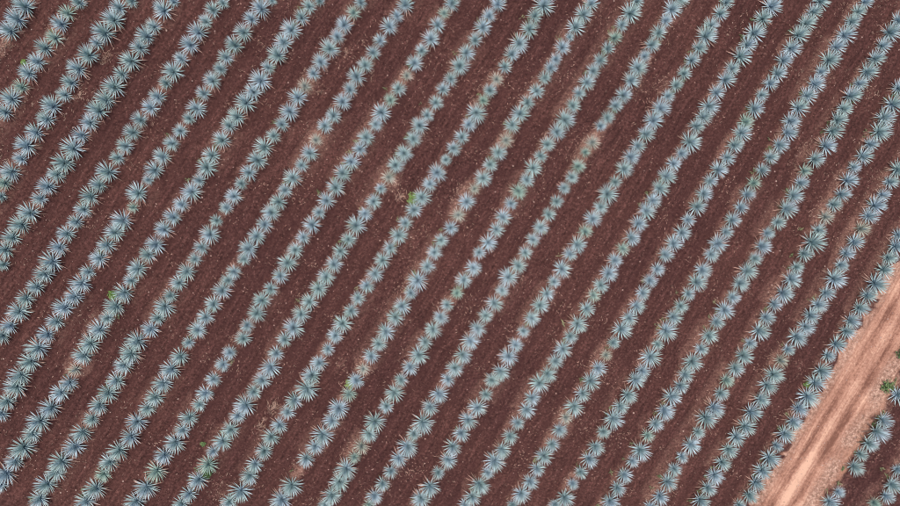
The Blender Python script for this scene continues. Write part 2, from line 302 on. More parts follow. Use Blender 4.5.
# ------------------------------------------------------------------ measured plants: row, x, y, radius, kind, rank along row, class
PTS = """0,-27.27,11.29,0.84,0,1,1 0,-26.74,12.03,0.84,0,2,1 0,-26.21,12.85,0.84,0,-1,0 1,-27.93,5.93,0.71,0,1,0 1,-27.47,6.77,0.81,0,2,1 1,-26.81,7.60,0.61,1,3,0
1,-26.27,8.48,0.76,0,4,1 1,-25.64,9.27,0.71,0,5,0 1,-25.10,10.18,0.71,0,-5,0 1,-24.45,10.87,0.64,1,-4,0 1,-23.95,11.75,0.71,0,-3,0 1,-23.50,12.45,0.64,1,-2,0
1,-22.75,13.18,0.59,0,-1,0 2,-28.61,0.27,0.51,0,0,0 2,-28.25,1.17,0.62,1,1,0 2,-27.76,1.97,0.79,0,2,1 2,-27.13,2.82,0.61,0,3,0 2,-26.62,3.71,0.89,0,4,2
2,-25.96,4.56,0.78,0,5,1 2,-25.25,5.45,0.76,0,6,1 2,-24.82,6.29,0.81,0,7,1 2,-23.99,7.11,0.61,0,8,0 2,-23.51,7.91,0.68,0,-7,0 2,-22.97,8.80,0.81,0,-6,1
2,-22.27,9.68,0.85,0,-5,1 2,-21.69,10.55,0.54,0,-4,0 2,-21.08,11.21,0.93,0,-3,2 2,-20.51,12.04,0.84,0,-2,1 2,-20.10,12.86,0.67,0,-1,0 2,-19.30,13.32,0.51,0,0,0
3,-28.73,-4.43,0.52,0,1,0 3,-28.50,-3.39,0.72,0,2,0 3,-27.95,-2.56,0.79,0,3,1 3,-27.31,-1.67,0.86,0,4,2 3,-26.68,-0.88,0.89,0,5,2 3,-25.96,0.10,0.65,0,6,0
3,-25.42,0.90,0.77,0,7,1 3,-24.79,1.76,0.72,0,8,0 3,-24.24,2.57,0.86,0,9,2 3,-23.61,3.51,0.94,0,10,2 3,-22.99,4.40,0.65,0,11,0 3,-22.39,5.25,0.72,0,-10,0
3,-21.74,5.98,0.82,0,-9,1 3,-21.21,6.82,0.77,0,-8,1 3,-20.67,7.66,0.85,0,-7,1 3,-20.13,8.50,0.65,0,-6,0 3,-19.43,9.42,0.85,0,-5,1 3,-18.88,10.25,0.76,0,-4,1
3,-18.37,11.00,0.81,0,-3,1 3,-17.89,11.66,0.64,0,-2,0 3,-17.14,12.71,0.85,0,-1,1 3,-16.53,13.33,0.51,0,0,0 4,-29.04,-9.39,0.70,0,1,0 4,-28.49,-8.69,0.70,0,2,0
4,-27.84,-7.69,0.91,0,3,2 4,-27.28,-6.76,0.70,0,4,0 4,-26.56,-5.98,0.70,0,5,0 4,-25.95,-5.07,0.80,0,6,1 4,-25.37,-4.20,0.90,0,7,2 4,-24.89,-3.23,0.73,0,8,0
4,-24.34,-2.31,0.73,0,9,0 4,-23.66,-1.50,0.62,0,10,0 4,-23.13,-0.64,0.72,0,11,0 4,-22.58,0.27,0.76,0,12,1 4,-21.99,1.04,0.69,0,13,0 4,-21.32,1.93,0.86,0,14,2
4,-20.67,2.89,0.58,0,-14,0 4,-20.10,3.69,0.69,0,-13,0 4,-19.56,4.59,0.69,0,-12,0 4,-19.02,5.44,0.72,0,-11,0 4,-18.31,6.29,0.68,0,-10,0 4,-17.82,7.01,0.68,0,-9,0
4,-17.24,7.94,0.55,0,-8,0 4,-16.71,8.70,0.82,0,-7,1 4,-16.15,9.54,0.65,0,-6,0 4,-15.48,10.46,0.82,0,-5,1 4,-14.95,11.29,0.76,0,-4,1 4,-14.42,12.04,0.54,0,-3,0
4,-13.90,12.79,0.64,0,-2,0 4,-13.26,13.29,0.51,0,-1,0 5,-29.47,-14.97,0.70,0,0,0 5,-28.99,-14.08,0.77,0,1,0 5,-28.25,-13.06,0.88,0,2,2 5,-27.94,-12.17,0.88,0,3,2
5,-27.20,-11.20,0.88,0,4,2 5,-26.63,-10.22,0.88,0,5,2 5,-25.99,-9.34,0.74,0,6,0 5,-25.34,-8.42,0.70,0,7,0 5,-24.70,-7.49,0.87,0,8,2 5,-24.06,-6.66,0.80,0,9,1
5,-23.50,-5.73,0.87,0,10,2 5,-23.01,-4.95,0.66,0,11,0 5,-22.22,-4.04,0.80,0,12,1 5,-21.68,-3.10,0.73,0,13,0 5,-21.13,-2.23,0.76,0,14,1 5,-20.50,-1.37,0.83,0,15,1
5,-19.83,-0.50,0.45,1,16,0 5,-19.37,0.45,0.83,0,-16,1 5,-18.69,1.39,0.45,0,-15,0 5,-18.20,2.08,0.79,0,-14,1 5,-17.64,2.97,0.76,0,-13,1 5,-16.98,3.87,0.62,0,-12,0
5,-16.41,4.73,0.60,0,-11,0 5,-15.79,5.59,0.52,0,-10,0 5,-15.29,6.27,0.79,0,-9,1 5,-14.72,7.26,0.65,0,-8,0 5,-14.09,8.10,0.72,0,-7,0 5,-13.55,8.90,0.55,0,-6,0
5,-13.14,9.69,0.65,0,-5,0 5,-12.52,10.49,0.72,0,-4,0 5,-11.86,11.37,0.82,0,-3,1 5,-11.38,12.25,0.65,0,-2,0 5,-10.69,12.92,0.82,0,-1,0 5,-10.00,13.51,0.43,0,0,0
6,-29.82,-20.16,0.64,0,0,0 6,-29.40,-19.34,0.92,0,1,0 6,-28.74,-18.44,0.78,0,2,1 6,-28.08,-17.45,0.96,0,3,2 6,-27.43,-16.46,0.74,0,4,0 6,-26.78,-15.56,0.88,0,5,2
6,-26.04,-14.58,0.88,0,6,2 6,-25.29,-13.51,0.81,0,7,1 6,-24.69,-12.80,0.74,0,8,0 6,-24.20,-11.87,0.53,2,9,0 6,-23.59,-10.83,0.78,0,10,1 6,-23.12,-9.99,0.84,0,11,1
6,-22.43,-9.06,0.81,0,12,1 6,-21.84,-8.22,0.63,0,13,0 6,-21.20,-7.34,0.81,0,14,1 6,-20.61,-6.41,0.81,0,15,1 6,-20.14,-5.58,0.59,0,16,0 6,-19.60,-4.76,0.80,0,17,1
6,-18.91,-3.78,0.73,0,18,0 6,-18.36,-3.08,0.77,0,19,1 6,-17.73,-2.03,0.73,0,-19,0 6,-17.09,-1.16,0.73,0,-18,0 6,-16.52,-0.30,0.70,0,-17,0 6,-15.80,0.53,0.83,0,-16,1
6,-15.26,1.36,0.56,0,-15,0 6,-14.72,2.26,0.87,0,-14,2 6,-14.34,3.03,0.76,0,-13,1 6,-13.61,4.08,0.78,0,-12,1 6,-13.06,5.10,0.66,0,-11,0 6,-12.50,5.70,0.76,0,-10,1
6,-11.88,6.60,0.86,0,-9,2 6,-11.40,7.40,0.72,0,-8,0 6,-10.82,8.17,0.86,0,-7,2 6,-10.34,9.05,0.62,0,-6,0 6,-9.67,9.82,0.82,0,-5,1 6,-9.23,10.67,0.79,0,-4,1
6,-8.70,11.57,0.82,0,-3,1 6,-8.01,12.41,0.68,0,-2,0 6,-7.48,13.13,0.65,0,-1,0 6,-6.80,13.56,0.48,0,0,0 7,-27.18,-21.25,0.86,0,1,0 7,-26.61,-20.24,0.89,0,2,2
7,-25.95,-19.33,0.75,0,3,1 7,-25.48,-18.51,0.92,0,4,2 7,-24.56,-17.43,0.85,0,5,1 7,-23.98,-16.34,0.82,0,6,1 7,-23.25,-15.44,0.67,0,7,0 7,-22.68,-14.42,0.78,0,8,1
7,-22.09,-13.56,0.81,0,9,1 7,-21.46,-12.70,0.74,0,10,0 7,-20.88,-11.64,0.78,0,11,1 7,-20.32,-10.75,0.88,0,12,2 7,-19.85,-9.85,0.88,0,13,2 7,-18.95,-9.02,0.74,0,14,0
7,-18.44,-8.26,0.67,0,15,0 7,-17.94,-7.42,0.81,0,16,1 7,-17.48,-6.66,0.60,0,17,0 7,-16.89,-5.78,0.70,0,18,0 7,-16.30,-4.95,0.77,0,19,1 7,-15.75,-4.11,0.63,0,20,0
7,-15.25,-3.27,0.63,0,21,0 7,-14.66,-2.39,0.84,0,-20,1 7,-14.16,-1.41,0.52,0,-19,0 7,-13.47,-0.52,0.56,0,-18,0 7,-12.92,0.27,0.73,0,-17,0 7,-12.38,1.14,0.56,0,-16,0
7,-11.84,1.89,0.73,0,-15,0 7,-11.25,2.75,0.83,0,-14,1 7,-10.68,3.65,0.80,0,-13,1 7,-10.09,4.42,0.62,0,-12,0 7,-9.51,5.23,0.62,0,-11,0 7,-8.96,6.12,0.76,0,-10,1
7,-8.43,7.00,0.76,0,-9,1 7,-7.88,7.82,0.52,2,-8,0 7,-7.28,8.67,0.59,0,-7,0 7,-6.79,9.47,0.69,0,-6,0 7,-6.18,10.32,0.77,0,-5,1 7,-5.62,11.16,0.65,0,-4,0
7,-5.13,11.95,0.69,0,-3,0 7,-4.48,12.76,0.55,1,-2,0 7,-4.00,13.47,0.60,0,-1,0 8,-23.99,-21.51,0.86,0,1,0 8,-23.24,-20.60,0.90,0,2,2 8,-22.67,-19.50,0.68,1,3,0
8,-22.19,-18.68,0.82,0,4,1 8,-21.49,-17.77,0.86,0,5,1 8,-20.63,-16.77,0.82,0,6,1 8,-20.18,-15.68,0.85,0,7,1 8,-19.41,-14.73,0.71,0,8,0 8,-18.82,-13.94,0.75,0,9,0
8,-18.29,-12.89,0.78,0,10,1 8,-17.60,-11.92,0.82,0,11,1 8,-16.99,-11.02,0.75,0,12,0 8,-16.36,-10.02,0.53,0,13,0 8,-15.72,-9.13,0.78,0,14,1 8,-15.12,-8.23,0.71,0,15,0
8,-14.56,-7.31,0.71,0,16,0 8,-13.92,-6.33,0.74,0,17,0 8,-13.50,-5.62,0.63,0,18,0 8,-13.08,-5.01,0.63,0,19,0 8,-12.36,-4.12,0.60,0,20,0 8,-11.99,-3.40,0.81,0,21,1
8,-11.45,-2.52,0.77,0,-20,1 8,-10.85,-1.70,0.70,0,-19,0 8,-10.36,-0.86,0.74,0,-18,0 8,-9.83,-0.13,0.70,0,-17,0 8,-9.38,0.68,0.59,0,-16,0 8,-8.84,1.55,0.77,0,-15,1
8,-8.22,2.41,0.56,0,-14,0 8,-7.65,3.23,0.70,0,-13,0 8,-7.20,4.14,0.49,2,-12,0 8,-6.56,5.14,0.66,0,-11,0 8,-5.96,5.83,0.66,0,-10,0 8,-5.32,6.77,0.73,0,-9,0
8,-4.81,7.63,0.66,0,-8,0 8,-4.32,8.48,0.76,0,-7,1 8,-3.74,9.28,0.66,0,-6,0 8,-3.18,10.13,0.62,0,-5,0 8,-2.69,10.95,0.55,0,-4,0 8,-2.05,11.88,0.72,0,-3,0
8,-1.53,12.61,0.55,0,-2,0 8,-0.95,13.35,0.72,0,-1,0 9,-20.49,-21.60,0.86,0,1,0 9,-19.74,-20.50,0.93,0,2,2 9,-18.94,-19.34,0.83,1,3,1 9,-18.36,-18.20,0.75,0,4,0
9,-17.56,-17.30,0.89,0,5,2 9,-17.03,-16.38,0.72,0,6,0 9,-16.51,-15.51,0.82,0,7,1 9,-15.79,-14.53,0.57,0,8,0 9,-15.33,-13.70,0.75,0,9,0 9,-14.73,-12.69,0.68,0,10,0
9,-14.03,-11.64,0.61,0,11,0 9,-13.52,-10.78,0.61,0,12,0 9,-12.57,-9.76,0.68,0,13,0 9,-12.27,-8.86,0.60,0,14,0 9,-11.54,-7.96,0.75,0,15,0 9,-11.19,-7.07,0.78,0,16,1
9,-10.55,-6.23,0.64,0,17,0 9,-9.87,-5.34,0.67,0,18,0 9,-9.32,-4.46,0.78,0,19,1 9,-8.78,-3.50,0.67,0,20,0 9,-8.20,-2.62,0.63,0,-20,0 9,-7.57,-1.74,0.74,0,-19,0
9,-7.07,-0.86,0.60,0,-18,0 9,-6.53,-0.02,0.70,0,-17,0 9,-5.87,0.89,0.74,0,-16,0 9,-5.37,1.80,0.77,0,-15,1 9,-4.78,2.67,0.74,0,-14,0 9,-4.18,3.53,0.59,0,-13,0
9,-3.73,4.33,0.70,0,-12,0 9,-3.03,5.25,0.59,0,-11,0 9,-2.67,6.06,0.84,0,-10,1 9,-2.04,6.92,0.52,1,-9,0 9,-1.48,7.71,0.66,0,-8,0 9,-0.88,8.60,0.45,2,-7,0
9,-0.34,9.46,0.73,0,-6,0 9,0.15,10.31,0.55,0,-5,0 9,0.79,11.08,0.76,0,-4,1 9,1.28,12.04,0.69,0,-3,0 9,1.71,12.85,0.45,1,-2,0 9,2.23,13.50,0.66,0,-1,0
10,-17.33,-21.87,0.69,0,1,0 10,-16.77,-21.13,0.72,0,2,0 10,-15.99,-20.12,0.83,0,3,1 10,-15.37,-19.01,0.79,1,4,1 10,-14.94,-18.00,0.54,0,5,0 10,-14.28,-17.25,0.79,0,6,1
10,-13.66,-16.39,0.79,0,7,1 10,-13.10,-15.39,0.68,0,8,0 10,-12.49,-14.59,0.86,0,9,1 10,-11.93,-13.63,0.68,0,10,0 10,-11.33,-12.81,0.75,0,11,0 10,-10.73,-11.83,0.86,0,12,1
10,-10.26,-10.87,0.68,0,13,0 10,-9.66,-9.88,0.68,0,14,0 10,-9.04,-9.07,0.82,0,15,1 10,-8.47,-8.08,0.75,0,16,0 10,-7.84,-7.19,0.78,0,17,1 10,-7.22,-6.26,0.78,0,18,1
10,-6.66,-5.40,0.75,0,19,0 10,-6.08,-4.51,0.75,0,20,0 10,-5.62,-3.60,0.67,0,21,0 10,-5.05,-2.77,0.67,0,-20,0 10,-4.46,-1.83,0.85,0,-19,1 10,-3.86,-0.95,0.60,0,-18,0
10,-3.26,-0.09,0.67,0,-17,0 10,-2.76,0.82,0.49,0,-16,0 10,-2.19,1.59,0.56,2,-15,0 10,-1.69,2.43,0.70,0,-14,0 10,-1.12,3.30,0.77,0,-13,1 10,-0.45,4.24,0.67,0,-12,0
10,-0.01,5.18,0.74,0,-11,0 10,0.52,5.91,0.60,0,-10,0 10,1.13,6.77,0.59,0,-9,0 10,1.62,7.69,0.59,0,-8,0 10,2.17,8.41,0.59,0,-7,0 10,2.78,9.32,0.80,0,-6,1
10,3.25,10.17,0.73,0,-5,0 10,3.86,11.06,0.63,0,-4,0 10,4.38,11.92,0.73,0,-3,0 10,4.81,12.70,0.59,0,-2,0 10,5.42,13.50,0.66,0,-1,0 11,-13.95,-21.86,0.73,0,1,0
11,-13.08,-20.94,0.91,0,2,2 11,-12.41,-19.83,0.76,0,3,1 11,-11.99,-18.99,0.76,0,4,1 11,-11.35,-18.07,0.76,0,5,1 11,-10.78,-17.02,0.76,0,6,1 11,-10.23,-16.14,0.76,0,7,1
11,-9.58,-15.19,0.68,0,8,0 11,-9.09,-14.32,0.72,0,9,0 11,-8.16,-13.45,0.97,0,10,2 11,-7.78,-12.55,0.83,0,11,1 11,-7.26,-11.59,0.72,0,12,0 11,-6.62,-10.61,0.57,0,13,0
11,-6.07,-9.65,0.72,0,14,0 11,-5.56,-8.83,0.82,0,15,1 11,-4.94,-7.84,0.68,0,16,0 11,-4.43,-6.94,0.68,0,17,0 11,-3.80,-6.05,0.64,0,18,0 11,-3.22,-5.15,0.78,0,19,1
11,-2.67,-4.26,0.71,0,20,0 11,-2.13,-3.39,0.64,0,21,0 11,-1.55,-2.50,0.78,0,-20,1 11,-1.05,-1.61,0.64,0,-19,0 11,-0.44,-0.69,0.74,0,-18,0 11,0.11,0.19,0.78,0,-17,1
11,0.70,1.11,0.64,0,-16,0 11,1.23,1.91,0.81,0,-15,1 11,1.83,2.83,0.49,0,-14,0 11,2.37,3.63,0.63,0,-13,0 11,2.95,4.40,0.63,0,-12,0 11,3.44,5.29,0.63,0,-11,0
11,3.97,6.10,0.84,0,-10,1 11,4.44,6.94,0.49,1,-9,0 11,4.89,7.63,0.60,0,-8,0 11,5.36,8.41,0.53,2,-7,0 11,5.94,9.27,0.59,0,-6,0 11,6.42,10.13,0.66,0,-5,0
11,6.92,10.90,0.80,0,-4,1 11,7.63,11.84,0.73,0,-3,0 11,8.01,12.74,0.63,0,-2,0 11,8.60,13.43,0.90,0,-1,0 12,-10.18,-21.73,0.87,0,1,0 12,-9.44,-20.65,0.95,0,2,2
12,-8.32,-18.70,0.73,0,3,0 12,-7.67,-17.78,0.72,0,4,0 12,-7.12,-16.85,0.90,0,5,2 12,-6.42,-15.88,0.72,0,6,0 12,-5.92,-15.02,0.87,0,7,2 12,-5.19,-13.92,0.65,1,8,0
12,-4.66,-12.95,0.72,0,9,0 12,-4.14,-12.11,0.51,2,10,0 12,-3.56,-11.14,0.69,0,11,0 12,-3.01,-10.28,0.72,0,12,0 12,-2.46,-9.38,0.83,0,13,1 12,-1.81,-8.36,0.75,0,14,0
12,-1.29,-7.57,0.79,0,15,1 12,-0.69,-6.61,0.61,0,16,0 12,-0.15,-5.71,0.90,0,17,2 12,0.50,-4.72,0.64,0,18,0 12,1.02,-3.69,0.64,0,19,0 12,1.50,-2.83,0.61,0,20,0
12,2.17,-1.97,0.61,0,-20,0 12,2.69,-1.05,0.57,2,-19,0 12,3.29,-0.13,0.71,0,-18,0 12,3.86,0.79,0.50,2,-17,0 12,4.46,1.55,0.75,0,-16,0 12,4.96,2.49,0.67,0,-15,0
12,5.52,3.33,0.74,0,-14,0 12,6.05,4.21,0.57,2,-13,0 12,6.50,5.25,0.71,0,-12,0 12,7.06,6.00,0.78,0,-11,1 12,7.55,6.82,0.67,0,-10,0 12,8.20,7.62,0.67,0,-9,0
12,8.77,8.52,0.56,0,-8,0 12,9.15,9.22,0.60,0,-7,0 12,9.50,9.80,0.53,0,-6,0 12,9.98,10.63,0.70,0,-5,0 12,10.50,11.37,0.39,0,-4,0 12,10.88,12.00,0.80,0,-3,1
12,11.43,12.86,0.73,0,-2,0 12,11.94,13.60,0.66,0,-1,0 13,-7.04,-22.22,0.64,0,0,0 13,-6.57,-21.48,0.84,0,1,1 13,-5.96,-20.50,0.84,0,2,1 13,-5.45,-19.51,0.91,0,3,2
13,-4.86,-18.64,0.51,1,4,0 13,-4.34,-17.84,0.65,2,5,0 13,-3.79,-16.92,0.76,0,6,1 13,-3.33,-15.99,0.94,0,7,2 13,-2.51,-14.89,0.62,0,8,0 13,-1.90,-13.91,0.80,0,9,1
13,-1.43,-12.92,0.61,0,10,0 13,-0.76,-12.01,0.69,0,11,0 13,-0.17,-11.09,0.83,0,12,1 13,0.32,-10.18,0.65,0,13,0 13,0.92,-9.27,0.76,0,14,1 13,1.43,-8.39,0.69,0,15,0
13,1.91,-7.50,0.61,0,16,0 13,2.62,-6.64,0.50,1,17,0 13,3.11,-5.70,0.72,0,18,0 13,3.79,-4.83,0.72,0,19,0 13,4.22,-3.73,0.61,0,20,0 13,4.81,-3.05,0.79,0,-20,1
13,5.43,-2.09,0.68,0,-19,0 13,5.88,-1.20,0.71,0,-18,0 13,6.44,-0.25,0.57,0,-17,0 13,6.97,0.64,0.68,1,-16,0 13,7.57,1.43,0.64,0,-15,0 13,8.00,2.23,0.78,0,-14,1
13,8.56,3.11,0.60,0,-13,0 13,9.01,3.94,0.67,0,-12,0 13,9.66,4.82,0.74,0,-11,0 13,10.18,5.68,0.81,0,-10,1 13,10.79,6.64,0.64,0,-9,0 13,11.23,7.48,0.57,0,-8,0
13,11.75,8.24,0.71,0,-7,0 13,12.18,9.04,0.63,0,-6,0 13,12.66,9.77,0.60,0,-5,0 13,13.18,10.60,0.53,0,-4,0 13,13.64,11.32,0.53,1,-3,0 13,14.16,12.22,0.60,0,-2,0
13,14.67,13.01,0.88,0,-1,2 13,15.18,13.82,0.56,0,0,0 14,-3.85,-22.34,0.51,1,0,0 14,-3.44,-21.65,0.73,0,1,0 14,-2.83,-20.71,0.66,0,2,0 14,-2.24,-19.77,0.62,0,3,0
14,-1.63,-18.79,0.73,0,4,0 14,-0.99,-17.86,0.88,0,5,2 14,-0.53,-16.98,0.66,0,6,0 14,0.11,-16.11,0.98,0,7,2 14,0.66,-15.00,0.73,0,8,0 14,1.25,-14.02,0.84,0,9,1
14,1.97,-12.97,0.62,0,10,0 14,2.48,-12.14,0.80,0,11,1 14,2.99,-11.13,0.80,0,12,1 14,3.57,-10.12,0.80,0,13,1 14,4.11,-9.21,0.76,0,14,1 14,4.69,-8.30,0.65,0,15,0
14,5.29,-7.39,0.76,0,16,1 14,5.88,-6.48,0.61,0,17,0 14,6.36,-5.52,0.83,0,18,1 14,7.02,-4.67,0.72,0,19,0 14,7.52,-3.75,0.61,0,20,0 14,8.06,-2.81,0.61,0,-20,0
14,8.59,-1.95,0.72,0,-19,0 14,9.17,-1.02,0.61,0,-18,0 14,9.74,-0.09,0.61,0,-17,0 14,10.26,0.87,0.54,0,-16,0 14,10.81,1.62,0.61,0,-15,0 14,11.23,2.41,0.57,1,-14,0
14,11.75,3.39,0.43,1,-13,0 14,12.24,4.09,0.57,2,-12,0 14,12.80,5.26,0.53,0,-11,0 14,13.29,5.82,0.60,0,-10,0 14,13.84,6.66,0.67,0,-9,0 14,14.37,7.40,0.71,0,-8,0
14,14.88,8.41,0.74,0,-7,0 14,15.36,9.28,0.81,0,-6,1 14,15.84,10.11,0.49,0,-5,0 14,16.29,10.88,0.67,0,-4,0 14,16.80,11.74,0.67,0,-3,0 14,17.28,12.57,0.53,0,-2,0
14,17.70,13.34,0.79,0,-1,0 14,18.33,14.04,0.70,0,0,0 15,-0.00,-21.92,0.85,0,1,0 15,0.61,-20.93,0.85,0,2,1 15,1.24,-19.95,0.59,0,3,0 15,1.90,-19.01,0.81,0,4,1
15,2.34,-17.96,0.77,0,5,1 15,2.94,-16.99,0.73,0,6,0 15,3.49,-16.02,0.80,0,7,1 15,4.13,-15.13,0.80,0,8,1 15,4.73,-14.13,0.58,0,9,0 15,5.18,-13.06,0.69,0,10,0
15,5.78,-12.38,0.84,0,11,1 15,6.36,-11.32,0.84,0,12,1 15,6.90,-10.48,0.69,0,13,0 15,7.46,-9.48,0.55,0,14,0 15,8.03,-8.51,0.76,0,15,1 15,8.61,-7.60,0.80,0,16,1
15,9.14,-6.74,0.65,0,17,0 15,9.64,-5.87,0.58,0,18,0 15,10.23,-4.96,0.76,0,19,1 15,10.76,-3.87,0.65,0,20,0 15,11.24,-3.19,0.79,0,21,1 15,11.83,-2.23,0.61,1,-20,0
15,12.39,-1.38,0.79,0,-19,1 15,12.96,-0.49,0.68,0,-18,0 15,13.41,0.46,0.83,0,-17,1 15,13.97,1.30,0.57,0,-16,0 15,14.53,2.16,0.79,0,-15,1 15,15.02,3.08,0.72,0,-14,0
15,15.51,3.84,0.68,0,-13,0 15,16.07,4.68,0.75,0,-12,0 15,16.58,5.66,0.82,0,-11,1 15,17.01,6.51,0.82,0,-10,1 15,17.58,7.35,0.61,0,-9,0 15,18.16,8.13,0.57,0,-8,0
15,18.68,8.93,0.64,0,-7,0 15,19.19,9.84,0.64,0,-6,0 15,19.71,10.68,0.67,0,-5,0 15,20.17,11.49,0.88,0,-4,2 15,20.55,12.27,0.71,0,-3,0 15,21.15,13.10,0.71,0,-2,0
15,21.57,13.86,0.56,0,-1,0 16,3.23,-22.49,0.63,0,0,0 16,3.75,-21.83,0.81,0,1,0 16,4.24,-20.88,0.89,0,2,2 16,4.89,-20.03,0.59,0,3,0 16,5.40,-19.18,0.88,0,4,2
16,5.90,-18.24,0.81,0,5,1 16,6.54,-17.31,0.70,0,6,0 16,7.08,-16.31,0.59,0,7,0 16,7.72,-15.31,0.73,0,8,0 16,8.13,-14.45,0.73,0,9,0 16,8.71,-13.33,0.88,0,10,2
16,9.28,-12.61,0.81,0,11,1 16,9.82,-11.74,0.73,0,12,0 16,10.36,-10.81,0.81,0,13,1 16,10.87,-9.89,0.66,0,14,0 16,11.40,-8.91,0.84,0,15,1 16,12.03,-7.87,0.77,0,16,1
16,12.54,-6.89,0.58,1,17,0 16,13.08,-6.16,0.69,0,18,0 16,13.61,-5.25,0.76,0,19,1 16,14.07,-4.34,0.69,0,20,0 16,14.64,-3.51,0.58,1,21,0 16,15.21,-2.65,0.76,0,-20,1
16,15.73,-1.70,0.76,0,-19,1 16,16.26,-0.79,0.76,0,-18,1 16,16.71,-0.02,0.72,0,-17,0 16,17.19,0.82,0.76,0,-16,1 16,17.66,1.63,0.79,0,-15,1 16,18.19,2.61,0.63,0,-14,0
16,18.69,3.33,0.65,0,-13,0 16,19.21,4.13,0.93,0,-12,2 16,19.70,5.26,0.68,0,-11,0 16,20.19,5.92,0.72,0,-10,0 16,20.58,6.71,0.86,0,-9,1 16,21.10,7.63,0.71,0,-8,0
16,21.70,8.51,0.75,0,-7,0 16,22.18,9.32,0.64,0,-6,0 16,22.65,10.14,0.82,0,-5,1 16,23.17,10.96,0.75,0,-4,0 16,23.71,11.76,0.85,0,-3,1 16,24.29,12.75,0.78,0,-2,1
16,24.80,13.62,0.85,0,-1,0 17,6.77,-22.62,0.56,0,0,0 17,7.41,-21.72,0.82,0,1,1 17,8.00,-20.83,0.78,0,2,1 17,8.57,-19.83,0.70,0,3,0 17,9.06,-18.88,0.78,0,4,1
17,9.66,-18.00,0.63,0,5,0 17,10.19,-16.90,0.70,0,6,0 17,10.66,-16.00,0.55,2,7,0 17,11.29,-15.12,0.85,0,8,1 17,11.87,-14.19,0.70,0,9,0 17,12.41,-13.28,0.84,0,10,1
17,12.99,-12.29,0.74,0,11,0 17,13.57,-11.32,0.51,2,12,0 17,14.07,-10.37,0.59,0,13,0 17,14.60,-9.41,0.88,0,14,2 17,15.23,-8.58,0.77,0,15,1 17,15.71,-7.66,0.77,0,16,1
17,16.17,-6.74,0.69,0,17,0 17,16.68,-5.82,0.66,0,18,0 17,17.21,-5.00,0.66,0,19,0 17,17.76,-3.94,0.66,0,20,0 17,18.33,-3.16,0.76,0,-20,1 17,18.94,-2.34,0.73,0,-19,0
17,19.35,-1.43,0.65,0,-18,0 17,19.98,-0.49,0.76,0,-17,1 17,20.45,0.47,0.72,0,-16,0 17,20.88,1.37,0.65,0,-15,0 17,21.44,2.17,0.76,0,-14,1 17,22.07,3.03,0.69,0,-13,0
17,22.53,3.93,0.72,0,-12,0 17,23.05,4.77,0.83,0,-11,1 17,23.29,5.58,0.65,1,-10,0 17,23.89,6.52,0.79,0,-9,1 17,24.40,7.48,0.57,0,-8,0 17,24.97,8.29,0.68,0,-7,0
17,25.49,9.00,0.72,0,-6,0 17,25.85,9.91,0.71,0,-5,0 17,26.45,10.79,0.82,0,-4,1 17,26.90,11.63,0.86,0,-3,1 17,27.41,12.50,0.75,0,-2,0 17,27.92,13.32,0.68,0,-1,0
17,28.39,14.02,0.75,0,0,0 18,9.96,-22.66,0.56,0,0,0 18,10.66,-22.09,0.82,0,1,0 18,11.25,-21.04,0.52,0,2,0 18,11.84,-20.15,0.63,0,3,0 18,12.44,-19.14,0.74,0,4,0
18,12.92,-18.20,0.82,0,5,1 18,13.48,-17.12,0.59,0,6,0 18,14.15,-16.12,0.92,0,7,2 18,14.69,-15.18,0.70,0,8,0 18,15.23,-14.30,0.81,0,9,1 18,15.77,-13.21,0.81,0,10,1
18,16.27,-12.52,0.70,0,11,0 18,16.85,-11.49,0.92,0,12,2 18,17.40,-10.56,0.55,0,13,0 18,17.97,-9.54,0.92,0,14,2 18,18.50,-8.52,0.70,0,15,0 18,19.01,-7.74,0.70,0,16,0
18,19.54,-6.82,0.62,0,17,0 18,20.12,-5.97,0.84,0,18,1 18,20.52,-5.05,0.77,0,19,1 18,21.17,-3.95,0.69,0,20,0 18,21.61,-3.17,0.84,0,-20,1 18,22.19,-2.31,0.58,0,-19,0
18,22.62,-1.44,0.69,0,-18,0 18,23.22,-0.53,0.65,0,-17,0 18,23.61,0.41,0.69,0,-16,0 18,24.07,1.24,0.58,1,-15,0 18,24.65,2.15,0.65,0,-14,0 18,25.22,3.08,0.69,0,-13,0
18,25.86,4.01,0.76,0,-12,1 18,26.38,4.87,0.79,0,-11,1 18,26.62,5.66,0.76,0,-10,1 18,27.17,6.55,0.79,0,-9,1 18,27.79,7.44,0.76,0,-8,1 18,28.26,8.27,0.79,0,-7,1
18,28.70,9.16,0.61,0,-6,0 18,29.26,9.95,0.83,0,-5,1 18,29.76,10.92,0.75,0,-4,0 18,30.27,11.74,0.82,0,-3,1 18,30.77,12.67,0.71,0,-2,0 18,31.23,13.37,0.64,0,-1,0
18,31.74,14.07,0.64,0,0,0 19,14.11,-22.47,0.86,0,1,0 19,14.62,-21.42,0.71,0,2,0 19,15.15,-20.46,0.71,0,3,0 19,15.74,-19.41,0.63,0,4,0 19,16.33,-18.55,0.89,0,5,2
19,16.83,-17.45,0.56,1,6,0 19,17.41,-16.56,0.71,0,7,0 19,18.00,-15.49,0.85,0,8,1 19,18.51,-14.54,0.82,0,9,1 19,19.17,-13.68,0.70,0,10,0 19,19.52,-12.85,0.71,0,11,0
19,20.05,-11.88,0.85,0,12,1 19,20.68,-10.94,0.67,0,13,0 19,21.21,-9.95,0.78,0,14,1 19,21.74,-8.92,0.74,0,15,0 19,22.33,-8.09,0.85,0,16,1 19,22.86,-7.10,0.66,0,17,0
19,23.38,-6.11,0.77,0,18,1 19,23.85,-5.18,0.85,0,19,1 19,24.43,-4.26,0.62,0,-19,0 19,24.84,-3.36,0.77,0,-18,1 19,25.29,-2.39,0.59,0,-17,0 19,26.00,-1.59,0.69,0,-16,0
